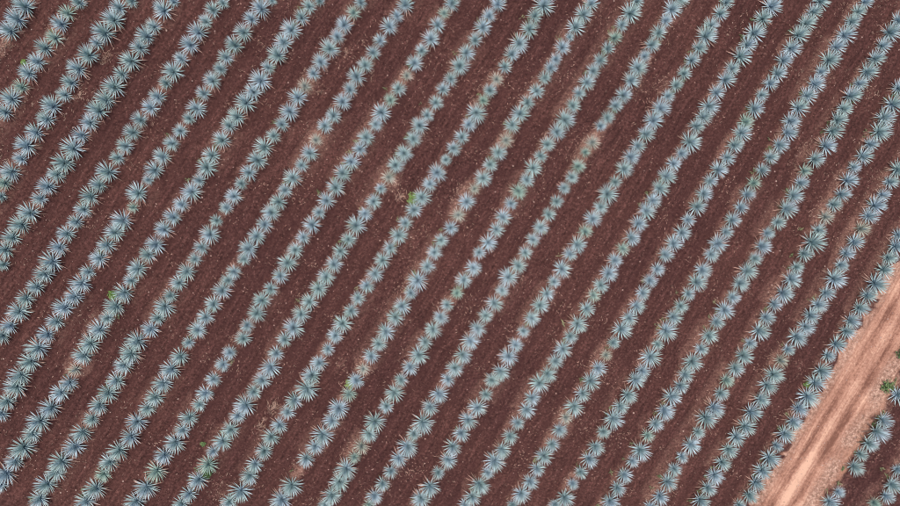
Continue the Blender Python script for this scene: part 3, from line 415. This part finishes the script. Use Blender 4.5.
19,26.52,-0.62,0.88,0,-15,2 19,27.04,0.29,0.80,0,-14,1 19,27.55,1.25,0.66,0,-13,0 19,27.82,2.10,0.55,1,-12,0 19,28.53,3.00,0.76,0,-11,1 19,29.23,3.90,0.84,0,-10,1
19,29.73,4.93,0.80,0,-9,1 19,30.06,5.75,0.76,0,-8,1 19,30.48,6.61,0.76,0,-7,1 19,30.99,7.46,0.83,0,-6,1 19,31.59,8.35,0.69,0,-5,0 19,32.10,9.19,0.83,0,-4,1
19,32.66,10.08,0.76,0,-3,1 19,33.19,11.05,0.68,0,-2,0 19,33.66,11.96,0.81,0,-1,0 19,34.25,12.81,0.72,0,0,0 20,17.88,-22.18,0.79,0,1,0 20,18.46,-21.12,0.79,0,2,1
20,18.94,-20.10,0.64,0,3,0 20,19.50,-19.16,0.56,0,4,0 20,20.12,-18.25,0.86,0,5,1 20,20.66,-17.26,0.63,0,6,0 20,21.15,-16.15,0.89,0,7,2 20,21.73,-15.36,0.86,0,8,1
20,22.26,-14.30,0.67,0,9,0 20,22.67,-13.32,0.60,1,10,0 20,23.30,-12.43,0.74,0,11,0 20,23.80,-11.49,0.82,0,12,1 20,24.33,-10.55,0.63,0,13,0 20,24.90,-9.61,0.85,0,14,1
20,25.46,-8.62,0.74,0,15,0 20,26.04,-7.65,0.70,0,16,0 20,26.63,-6.82,0.85,0,-16,1 20,27.19,-5.80,0.89,0,-15,2 20,27.62,-4.91,0.59,0,-14,0 20,28.08,-3.91,0.66,0,-13,0
20,28.61,-3.14,0.96,0,-12,2 20,29.09,-2.22,0.70,0,-11,0 20,29.57,-1.23,0.59,2,-10,0 20,30.12,-0.31,0.66,0,-9,0 20,30.65,0.42,0.73,0,-8,0 20,31.03,1.38,0.77,0,-7,1
20,31.52,2.38,0.62,0,-6,0 20,32.09,3.19,0.77,0,-5,1 20,32.60,4.04,0.69,0,-4,0 20,33.21,4.95,0.98,0,-3,2 20,33.56,5.92,0.84,0,-2,1 20,34.12,6.90,0.83,0,-1,0
20,34.57,8.06,0.82,0,0,0 21,21.00,-22.55,0.79,0,1,0 21,21.54,-21.58,0.72,0,2,0 21,22.09,-20.66,0.79,0,3,1 21,22.59,-19.65,0.75,0,4,0 21,23.10,-18.66,0.79,0,5,1
21,23.60,-17.70,0.79,0,6,1 21,24.24,-16.88,0.90,0,7,2 21,24.62,-15.87,0.86,0,8,1 21,25.30,-14.79,0.78,0,9,1 21,25.83,-13.74,0.82,0,10,1 21,26.24,-12.95,0.86,0,11,1
21,26.77,-11.91,0.56,2,12,0 21,27.26,-11.06,0.60,0,13,0 21,27.88,-10.08,0.86,0,14,1 21,28.52,-9.37,0.82,0,-14,1 21,28.86,-8.52,0.78,0,-13,1 21,29.39,-7.68,0.78,0,-12,1
21,29.92,-6.84,0.74,0,-11,0 21,30.47,-5.78,0.93,0,-10,2 21,30.95,-4.79,0.67,0,-9,0 21,31.32,-3.91,0.67,0,-8,0 21,31.84,-3.11,0.78,0,-7,1 21,32.32,-2.10,0.59,2,-6,0
21,32.83,-1.18,0.77,0,-5,1 21,33.26,-0.44,0.81,0,-4,1 21,33.78,0.38,0.62,0,-3,0 21,34.29,1.33,0.66,0,-2,0 21,34.81,2.21,0.84,0,-1,0 22,24.08,-23.06,0.57,0,0,0
22,24.80,-22.25,0.72,0,1,0 22,25.21,-21.32,0.79,0,2,1 22,25.74,-20.35,0.79,0,3,1 22,26.24,-19.38,0.90,0,4,2 22,26.72,-18.42,0.56,0,5,0 22,27.32,-17.52,0.83,0,6,1
22,27.89,-16.56,0.79,0,7,1 22,28.32,-15.61,0.83,0,8,1 22,28.95,-14.65,0.97,0,9,2 22,29.47,-13.65,0.82,0,10,1 22,29.82,-12.71,0.83,0,11,1 22,30.37,-11.57,0.64,0,-10,0
22,30.91,-10.76,0.82,0,-9,1 22,31.62,-9.74,0.71,0,-8,0 22,31.96,-8.93,0.78,0,-7,1 22,32.58,-7.99,0.75,0,-6,0 22,33.10,-7.05,0.75,0,-5,0 22,33.62,-6.12,0.97,0,-4,2
22,34.24,-5.19,0.82,0,-3,1 22,34.56,-4.25,0.67,0,-2,0 22,35.05,-3.40,0.89,0,-1,0 22,35.28,-2.57,0.74,0,0,0 24,31.16,-23.00,0.88,0,1,0 24,31.80,-22.22,0.57,0,2,0
24,32.93,-20.24,0.80,0,3,1 24,33.40,-19.30,0.57,0,4,0 24,33.94,-18.43,0.76,0,-3,1 24,34.47,-17.46,1.02,0,-2,2 24,35.00,-16.60,0.80,0,-1,1 24,36.01,-14.67,0.87,0,0,0
25,34.73,-23.19,0.54,1,1,0 25,35.59,-22.62,0.69,0,2,0 25,35.99,-21.73,0.84,0,-1,0 25,36.41,-20.55,0.73,0,0,0"""
pts = []
for q in PTS.split():
    a = q.split(','); pts.append((int(a[0]), float(a[1]), float(a[2]), float(a[3]), int(a[4]), int(a[5]), int(a[6])))

# ------------------------------------------------------------------ ground sheet and dirt track
PATCH = [(5.44, 8.53), (4.38, 7.35), (3.96, 6.8), (2.99, 0.57), (2.7, 0.14), (-1.69, 1.2), (-7.23, 4.17), (7.99, 7.87), (11.85, 3.91), (11.43, 3.2), (30.84, 13.68), (27.97, 3.77), (27.62, 3.19), (30.48, 1.82), (29.77, -0.37), (29.35, -1.02), (32.45, -1.84), (31.16, -3.32), (33.55, 1.32), (26.84, -11.55), (26.18, -12.3), (23.0, -13.25), (-5.2, -18.6), (-8.99, -19.65), (10.82, -16.1), (9.57, -17.76), (-27.77, 10.39), (-28.05, 10.05), (-23.16, 7.19), (-21.39, 9.47), (-23.22, -8.55), (-24.28, -11.91), (-14.63, -21.03), (-14.22, -21.42), (-0.82, -19.99), (-1.25, -6.44), (-5.13, 10.12), (-7.44, 7.93), (-23.94, 12.4), (-24.76, 10.55), (-24.52, 11.21), (-5.82, -11.87), (-4.25, -12.26), (16.79, -11.42), (13.57, -11.53), (2.48, 9.05), (15.66, 7.93), (17.39, 8.16), (-26.93, 6.89), (18.4, -21.83), (18.93, -21.45), (32.75, 7.94)]
def axis(lo, hi, step, far):
    a = list(np.arange(lo, hi + 1e-6, step)); s = step; x = a[-1]; up = []
    while x < far: s *= 1.35; x += s; up.append(x)
    s = step; x = a[0]; dn = []
    while x > -far: s *= 1.35; x -= s; dn.append(x)
    return np.array(dn[::-1] + a + up)
ax = axis(-37, 44, .105, 900); ay = axis(-30, 21, .105, 900)
GX, GY = np.meshgrid(ax, ay)
GZ = height(GX, GY); GU = row_u(GX, GY); GV = row_v(GX, GY)
nx, ny = len(ax), len(ay)
gf = GU - np.round(GU)
dry = .95 * gauss(gf + .02, .15) * vnoise(GX, GY, .9, 11) * (.25 + 1.1 * vnoise(GX, GY, .28, 17)) + .07 + .22 * (vnoise(GX, GY, 3.5, 12) > .62) * gauss(abs(gf) - .28, .14)
dry += .16 * vnoise(GX, GY, 5.0, 13) * gauss(gf + .12, .2)
for (px_, py_) in PATCH:
    m_ = (abs(GX - px_) < 2.6) & (abs(GY - py_) < 2.6)
    du = (GU[m_] - row_u(np.float64(px_), np.float64(py_))) * 2.83; dv = GV[m_] - row_v(px_, py_)
    dry[m_] += .20 * np.exp(-(du / .34) ** 2 - (dv / 1.15) ** 2) * (.5 + vnoise(GX[m_], GY[m_], .35, 61))
for (ri, X, Y, r, k, fr, cl) in pts:
    if k == 2:
        m_ = (abs(GX - X) < 2) & (abs(GY - Y) < 2)
        dry[m_] += .38 * np.exp(-((GX[m_] - X) ** 2 + (GY[m_] - Y) ** 2) / .5)
rm = road_mask(GU, GX, GY)
dry = np.where(rm > .01, dry * (1 - rm) + rm * (.75 * gauss(GU - 22.36, .16) + .95 * gauss(GU - 23.66, .27) * (vnoise(GX, GY, 1.2, 14) + .25)), dry)
track = (gauss(gf - .31, .10) + gauss(gf + .31, .10)) * (vnoise(GU * 2.83, GV * .15, 1.4, 15) * .9 + .25)
uj = GU + (vnoise(GV, GV * 0, 6.0, 8) - .5) * .05
wob = vnoise(GU * 2.83, GV * .22, .8, 41)
pale = .42 + (.1 + .62 * wob) * gauss(uj - 22.97, .13) + .3 * (1 - wob) * gauss(uj - 22.58, .06) + .55 * wob * gauss(uj - 23.36, .06) - .24 * (vnoise(GV, GV * 0, 3.1, 42) + .3) * gauss(uj - 22.74, .05) - .22 * (vnoise(GV, GV * 0, 2.3, 43) + .3) * gauss(uj - 23.21, .055)
pale += .45 * (vnoise(GX, GY, 1.7, 44) - .5)
idx = (np.arange(ny - 1)[:, None] * nx + np.arange(nx - 1)[None, :]).ravel()
quads = np.stack([idx, idx + 1, idx + nx + 1, idx + nx], 1)
cu = (GU[:-1, :-1] + GU[1:, 1:]).ravel() / 2
inroad = (cu > 22.05) & (cu < 24.12)
Vall = np.stack([GX.ravel(), GY.ravel(), GZ.ravel()], 1)
def ground_part(name, sel):
    q = quads[sel]; used, inv = np.unique(q.ravel(), return_inverse=True)
    q = inv.reshape(q.shape)
    me = new_mesh(name, Vall[used], [q], [SOIL], np.stack([GU.ravel() * 2.83, GV.ravel()], 1)[used], None, 'rows', True)
    for nm, arr in (('dry', dry), ('road', rm), ('track', track), ('pale', pale)):
        at = me.attributes.new(nm, 'FLOAT', 'POINT'); at.data.foreach_set('value', arr.ravel()[used].astype(np.float32))
    o = link(name, me); o['kind'] = 'structure'; return o
ground_part('ground', ~inroad)
ground_part('dirt_road', inroad)

# ------------------------------------------------------------------ agaves
ORD = ['', 'first', 'second', 'third', 'fourth', 'fifth', 'sixth', 'seventh', 'eighth', 'ninth', 'tenth', 'eleventh', 'twelfth',
       'thirteenth', 'fourteenth', 'fifteenth', 'sixteenth', 'seventeenth', 'eighteenth', 'nineteenth', 'twentieth', 'twenty-first', 'twenty-second']
def agave_label(ri, r, k, fr):
    size = 'very large' if r > .84 else 'large' if r > .75 else 'broad' if r > .7 else 'mid-sized'
    colr = ('silvery blue', 'greenish', 'dull grey')[k]
    if fr > 0: end = ('top' if ri < 19 else 'right')
    else: end = 'left' if ri <= 6 else 'bottom'
    pos = '%s from %s edge' % (ORD[abs(fr)], end)
    if ri <= 11: row = '%s row from top-left corner' % ORD[ri + 1]
    elif ri <= 22: row = '%s row left of the dirt road' % ORD[23 - ri]
    else: row = '%s row right of the dirt road' % ORD[ri - 23]
    return '%s %s agave, %s, %s' % (size, colr, pos, row)

rest = []      # everything beyond the 300 largest
for n, (ri, X, Y, r, k, fr, cl) in enumerate(pts):
    rr = random.Random(n * 17 + 3)
    var = rr.randrange(NVAR[k]); rot = rr.uniform(0, 6.283)
    sz = r * rr.uniform(.96, 1.05) * (1.0 if k == 0 else 1.07 if k == 1 else 1.10) * (1.05 if r < .6 else 1.0); sxy = rr.uniform(.95, 1.05); szz = rr.uniform(1.05, 1.32)
    z = float(height(X, Y)) - .05
    tilt = (rr.uniform(-.16, .16), rr.uniform(-.16, .16))
    if cl == 0:
        rest.append((X, Y, z, k, var, rot, sz, szz)); continue
    P_ = PROTO[k, var]
    e = bpy.data.objects.new('agave_plant', None); C.objects.link(e)
    e.empty_display_size = .2
    e.location = (X, Y, z); e.rotation_euler = (tilt[0], tilt[1], rot); e.scale = (sz * sxy, sz / sxy, sz * szz)
    e['label'] = agave_label(ri, r, k, fr); e['category'] = 'agave'; e['group'] = 'blue agaves planted in rows'
    if cl == 2:
        for (lk, M, rv, t) in P_['spec']:
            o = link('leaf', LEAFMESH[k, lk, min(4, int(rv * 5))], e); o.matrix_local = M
    else:
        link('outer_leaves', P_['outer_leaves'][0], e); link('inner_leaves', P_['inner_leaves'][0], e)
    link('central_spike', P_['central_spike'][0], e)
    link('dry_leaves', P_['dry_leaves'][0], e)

# rows carried on past the edges of the picture
have = {}
rr = random.Random(5)
for (ri, X, Y, r, k, fr, cl) in pts: have.setdefault(ri, []).append((X, Y))
gxx = 0.5272; gyy = 0.8497
nu = CL[0] / 30, CL[1] / 30; nn = nu[0] ** 2 + nu[1] ** 2
for ri in list(range(-7, 23)) + list(range(24, 33)):
    v = -45.0
    while v < 45:
        # point on row ri at along-distance v (Newton on the row function)
        X = gxx * v; Y = gyy * v
        for _ in range(14):
            d = ri - float(row_u(np.float64(X), np.float64(Y))); X += d * nu[0] / nn; Y += d * nu[1] / nn
            dv = v - row_v(X, Y); X += dv * gxx; Y += dv * gyy
        v += rr.uniform(1.0, 1.3)
        if not (-35.5 < X < 42.5 and -28.5 < Y < 19.5): continue
        if ri in have:
            if min(math.hypot(X - a, Y - b) for a, b in have[ri]) < 1.15: continue
            vv = [row_v(a, b) for a, b in have[ri]]
            if min(vv) < row_v(X, Y) < max(vv): continue
        k = rr.choice((0, 0, 0, 0, 0, 1, 2)); rs = rr.uniform(.58, .85) if k == 0 else rr.uniform(.45, .62)
        rest.append((X + rr.uniform(-.1, .1), Y + rr.uniform(-.1, .1), float(height(X, Y)) - .05, k, rr.randrange(NVAR[k]), rr.uniform(0, 6.28), rs, rr.uniform(.86, 1.08)))
Vs, Qs, Ts, Us, Mq, Mt = [], [], [], [], [], []; off = 0
for (X, Y, z, k, var, rot, s, szz) in rest:
    c_, s_ = math.cos(rot) * s, math.sin(rot) * s
    A = np.array([[c_, -s_, 0], [s_, c_, 0], [0, 0, s * szz]])
    for nm, mi in (('outer_leaves', k), ('inner_leaves', k), ('central_spike', 3), ('dry_leaves', 4)):
        _, V, Q, T, U = PROTO[k, var][nm]
        Vs.append(V @ A.T + (X, Y, z)); Qs.append(Q + off); Ts.append(T + off); Us.append(U); off += len(V)
        Mq.append(np.full(len(Q), mi)); Mt.append(np.full(len(T), mi))
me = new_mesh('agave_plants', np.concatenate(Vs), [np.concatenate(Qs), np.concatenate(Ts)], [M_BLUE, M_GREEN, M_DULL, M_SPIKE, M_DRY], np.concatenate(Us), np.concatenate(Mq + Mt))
o = link('agave_plants', me); o['kind'] = 'stuff'; o['category'] = 'agaves'
o['label'] = 'smaller blue agaves filling the gaps between the large ones in every row'
print('rest plants', len(rest), 'tris', sum(len(q) * 2 for q in Qs) + sum(len(t) for t in Ts))

# ------------------------------------------------------------------ litter, crumbs of soil, stones
rng = np.random.default_rng(3)
def scatter(n, accept):
    out = []; tot = 0
    while tot < n:
        X = rng.uniform(-33, 40, 40000); Y = rng.uniform(-26, 17.5, 40000)
        p = accept(X, Y); k = rng.random(40000) < p
        out.append(np.stack([X[k], Y[k]], 1)); tot += k.sum()
    return np.concatenate(out)[:n]
def dens_litter(X, Y):
    u = row_u(X, Y); f = u - np.round(u); rmk = road_mask(u, X, Y)
    p = .015 + .55 * gauss(f, .16) * vnoise(X, Y, 1.3, 21) ** 1.5 + .30 * (vnoise(X, Y, 1.1, 22) > .76)
    for (a, b) in PATCH: p = p + .9 * np.exp(-((X - a) ** 2 + (Y - b) ** 2) / .45)
    return np.clip(p * (1 - .8 * rmk), 0, 1)
def strips(P, lmin, lmax, wid, lift=.03):
    n = len(P); a = rng.uniform(0, 2 * np.pi, n); L = rng.uniform(lmin, lmax, n); w_ = wid * rng.uniform(.6, 1.5, n)
    dx, dy = np.cos(a), np.sin(a); z = height(P[:, 0], P[:, 1])
    V = np.zeros((n, 6, 3)); bend = rng.uniform(-.25, .25, n) * L
    for i, s in enumerate((-.5, 0, .5)):
        cx = P[:, 0] + dx * L * s - dy * bend * (abs(s) < .1); cy = P[:, 1] + dy * L * s + dx * bend * (abs(s) < .1)
        cz = height(cx, cy) + .012 + rng.uniform(0, lift, n)
        for j, q in enumerate((-1, 1)):
            V[:, i * 2 + j, 0] = cx - dy * w_ * q; V[:, i * 2 + j, 1] = cy + dx * w_ * q; V[:, i * 2 + j, 2] = cz + rng.uniform(-.006, .012, n)
    b = np.arange(n)[:, None] * 6
    Q = np.concatenate([b + [0, 2, 3, 1], b + [2, 4, 5, 3]])
    U = np.zeros((n, 6, 2)); U[:, :, 0] = .4; U[:, :, 1] = rng.random(n)[:, None]
    return V.reshape(-1, 3), Q, U.reshape(-1, 2)
V, Q, U = strips(scatter(17000, dens_litter), .05, .17, .011)
o = link('leaf_litter', new_mesh('leaf_litter', V, [Q], [M_STRAW], U)); o['kind'] = 'stuff'; o['category'] = 'leaf litter'
o['label'] = 'dry tan leaf litter scattered on the red soil under the agave rows'
ICO_V = np.array([(1, 0, 0), (-1, 0, 0), (0, 1, 0), (0, -1, 0), (0, 0, 1), (0, 0, -1)], float)
ICO_T = np.array([(0, 2, 4), (2, 1, 4), (1, 3, 4), (3, 0, 4), (2, 0, 5), (1, 2, 5), (3, 1, 5), (0, 3, 5)])
def lumps(P, smin, smax):
    n = len(P); s = smin + (smax - smin) * rng.random(n) ** 2.5; z = height(P[:, 0], P[:, 1])
    V = ICO_V[None] * (s[:, None, None] * rng.uniform(.6, 1.3, (n, 6, 1))) * np.array((1, 1, .7))
    a = rng.uniform(0, 6.28, n); c, s2 = np.cos(a)[:, None], np.sin(a)[:, None]
    x = V[:, :, 0] * c - V[:, :, 1] * s2; y = V[:, :, 0] * s2 + V[:, :, 1] * c
    V = np.stack([x + P[:, :1], y + P[:, 1:], V[:, :, 2] + z[:, None] + s[:, None] * .2], 2)
    T = (np.arange(n)[:, None, None] * 6 + ICO_T[None]).reshape(-1, 3)
    return V.reshape(-1, 3), T
def dens_clod(X, Y):
    u = row_u(X, Y); f = u - np.round(u)
    return np.clip((.25 + .75 * vnoise(X, Y, 1.8, 31)) * (1 - .75 * (gauss(f - .31, .1) + gauss(f + .31, .1))) * (1 - np.minimum(1, road_mask(u, X, Y) * 3)), 0, 1)
def lump_material(name, a, b):
    m, N, L, P = mat(name); geo = N.new('ShaderNodeNewGeometry').outputs['Position']
    r = ramp(N, [(.35, a), (.65, b)]); L.new(noise(N, L, geo, 4.0, 4, .7), r.inputs[0]); L.new(r.outputs[0], P.inputs['Base Color'])
    P.inputs['Roughness'].default_value = .95; P.inputs['Specular IOR Level'].default_value = .1; return m
V, T = lumps(scatter(30000, dens_clod), .02, .085)
o = link('soil_clods', new_mesh('soil_clods', V, [T], [lump_material('clod', (.06, .0255, .022), (.19, .095, .078))])); o['kind'] = 'stuff'
o['category'] = 'soil clods'; o['label'] = 'loose dark red clods of soil between the agave rows'
V, T = lumps(scatter(2600, lambda X, Y: .25 + .75 * road_mask(row_u(X, Y), X, Y)), .015, .07)
o = link('pebbles', new_mesh('pebbles', V, [T], [lump_material('pebble', (.28, .17, .14), (.50, .36, .30))])); o['kind'] = 'stuff'
o['category'] = 'pebbles'; o['label'] = 'small pale pebbles strewn over the field and the dirt road'

# ------------------------------------------------------------------ heaps of dead leaves lying beside the rows
PILES = [
    (-10.67, -14.97, .75, .42, 1.0, 70, 'tan heap of dead leaves lying between two rows in the lower left'),
    (-11.64, -16.37, .85, .40, 1.0, 50, 'flat brown patch of dead leaves below the tan heap, between the same rows'),
    (-1.41, .21, .55, .30, .4, 36, 'orange-brown dead leaves just left of the yellow-green weed at the centre'),
    (-21.32, 9.6, .85, .35, .9, 46, 'long pinkish trail of dead leaves between rows near the upper left corner'),
    (-5.07, 10.12, .40, .22, 1.1, 16, 'upper of two small dead leaf scraps on bare soil near the top, left of centre'),
    (-6.9, 7.46, .28, .2, .3, 11, 'lower of two small dead leaf scraps on bare soil near the top, left of centre'),
    (-23.16, 7.19, .38, .24, .9, 16, 'pink dead leaf clump beside a small agave in the third row, upper left'),
    (-27.76, 10.45, .6, .45, 1.2, 40, 'pinkish mat of dead leaves at the far upper left edge'),
    (-15.85, .62, .25, .18, .5, 9, 'small pale dead leaf lying right of a pair of agaves, left side'),
]
def heap(x, y, a, b, ang, n, label, rr):
    ca, sa = math.cos(ang), math.sin(ang); spec = []
    for _ in range(n):
        t, q = rr.gauss(0, .42), rr.gauss(0, .42)
        lx, ly = t * a, q * b
        zz = .03 + .12 * max(0, 1 - abs(t) - abs(q)) * rr.random() + float(height(x + lx * ca - ly * sa, y + lx * sa + ly * ca)) - float(height(x, y))
        M = Matrix.Translation((lx * ca - ly * sa, lx * sa + ly * ca, zz)) @ Matrix.Rotation(ang + rr.gauss(0, .8), 4, 'Z') @ Matrix.Rotation(rr.uniform(-.2, .15), 4, 'Y')
        l = rr.uniform(.14, .42); M = M @ Matrix.Diagonal((l, l * .9, l, 1))
        spec.append((rr.randrange(2), M, rr.random(), 0))
    V, Q, T, U = join_leaves(spec, DRYL)
    o = link('dead_leaf_heap', new_mesh('dead_leaf_heap', V, [Q, T], [M_STRAW], U), None, (x, y, float(height(x, y))))
    o['label'] = label; o['category'] = 'dead leaves'; o['group'] = 'heaps of dead leaves between the rows'
rr = random.Random(12)
for (x, y, a, b, ang, n, label) in PILES: heap(x, y, a, b, ang, n, label, rr)

# ------------------------------------------------------------------ weeds: stems with small broad leaves
WEEDL = [leaf_arrays(.24, -.15, .1, (.3, 1.0, .8)), leaf_arrays(.16, .1, .1, (.3, 1.0, .7))]
WEEDS = [
    (-.57, .14, .42, .32, 1, 'yellow-green weed between two agaves at the middle of the field'),
    (-21.55, -6.64, .34, .25, 1, 'yellow-green weed left of a large agave, left part of the field'),
    (-26.73, 9.28, .16, .15, 1, 'tiny yellow weed left of the second row near the upper left corner'),
    (-5.12, -13.28, .36, .25, 1, 'yellowish weed on the left of an agave, below the centre'),
    (-15.52, -19.73, .38, .22, 0, 'dark green weed under an agave near the bottom left'),
    (28.89, -13.8, .24, .3, 1, 'small yellow-green weed at the edge of the row beside the dirt road'),
    (-15.73, -17.55, .16, .12, 0, 'very small green seedling on bare soil near the bottom left'),
    (35.31, -14.05, .6, .45, 0, 'green bushy weed on the right verge of the dirt road'),
    (36.2, -11.51, .5, .5, 0, 'bright green bush cut by the right edge of the picture beside the road'),
]
def weed(x, y, r, h, yel, label, rr):
    e = bpy.data.objects.new('weed', None); C.objects.link(e); e.location = (x, y, float(height(x, y)))
    e['label'] = label; e['category'] = 'weed'; e['group'] = 'green weeds among the agaves'
    ns = int(16 + 55 * r); spec = []; st = []
    for _ in range(ns):
        a = rr.uniform(0, 6.28); d = r * math.sqrt(rr.random()); hh = h * (1 - .6 * (d / r) ** 2) * rr.uniform(.5, 1.1)
        tip = Vector((math.cos(a) * d, math.sin(a) * d, hh)); root = Vector((tip.x * .25, tip.y * .25, 0))
        dv_ = tip - root; M = Matrix.Translation(root) @ dv_.to_track_quat('X', 'Z').to_matrix().to_4x4() @ Matrix.Diagonal((dv_.length, .25, .25, 1))
        st.append((1, M, .3, 0))
        for _ in range(rr.randint(6, 9)):
            f = rr.uniform(.35, 1.05); p = root + dv_ * f
            l = rr.uniform(.07, .15)
            M = Matrix.Translation(p) @ Matrix.Rotation(rr.uniform(0, 6.28), 4, 'Z') @ Matrix.Rotation(-rr.uniform(-.3, .8), 4, 'Y') @ Matrix.Diagonal((l, l, l, 1))
            spec.append((rr.randrange(2), M, rr.random(), 0))
    V, Q, T, U = join_leaves(spec, WEEDL); link('foliage', new_mesh('foliage', V, [Q, T], [M_WEEDY if yel else M_WEED], U), e)
    V, Q, T, U = join_leaves(st, [leaf_arrays(.012, 0), leaf_arrays(.03, 0)]); link('stems', new_mesh('stems', V, [Q, T], [M_WEED], U), e)
for a in WEEDS: weed(*a, rr)
def dens_weed(X, Y):
    u = row_u(X, Y); f = u - np.round(u)
    return np.clip(gauss(f + .06, .13) * (vnoise(X, Y, 3.0, 71) > .55) * .5 + .25 * gauss(u - 23.8, .15), 0, 1) * (abs(u - 23) > .6)
spec = []
for (x, y) in scatter(700, dens_weed):
    z = float(height(x, y))
    for _ in range(rr.randint(7, 14)):
        l = rr.uniform(.09, .26); M = Matrix.Translation((x + rr.gauss(0, .06), y + rr.gauss(0, .06), z + .01)) @ Matrix.Rotation(rr.uniform(0, 6.28), 4, 'Z') @ Matrix.Rotation(-rr.uniform(.1, 1.2), 4, 'Y') @ Matrix.Diagonal((l, l * .6, l, 1))
        spec.append((rr.randrange(2), M, rr.random(), 0))
V, Q, T, U = join_leaves(spec, WEEDL)
M_TUFT = leaf_material('tuft_leaf', (.11, .15, .06), (.24, .24, .13), (.25, .2, .1), .8)
o = link('low_weeds', new_mesh('low_weeds', V, [Q, T], [M_TUFT], U)); o['kind'] = 'stuff'; o['category'] = 'low weeds'
o['label'] = 'tiny dusty green weeds sprouting along the rows and road verge'
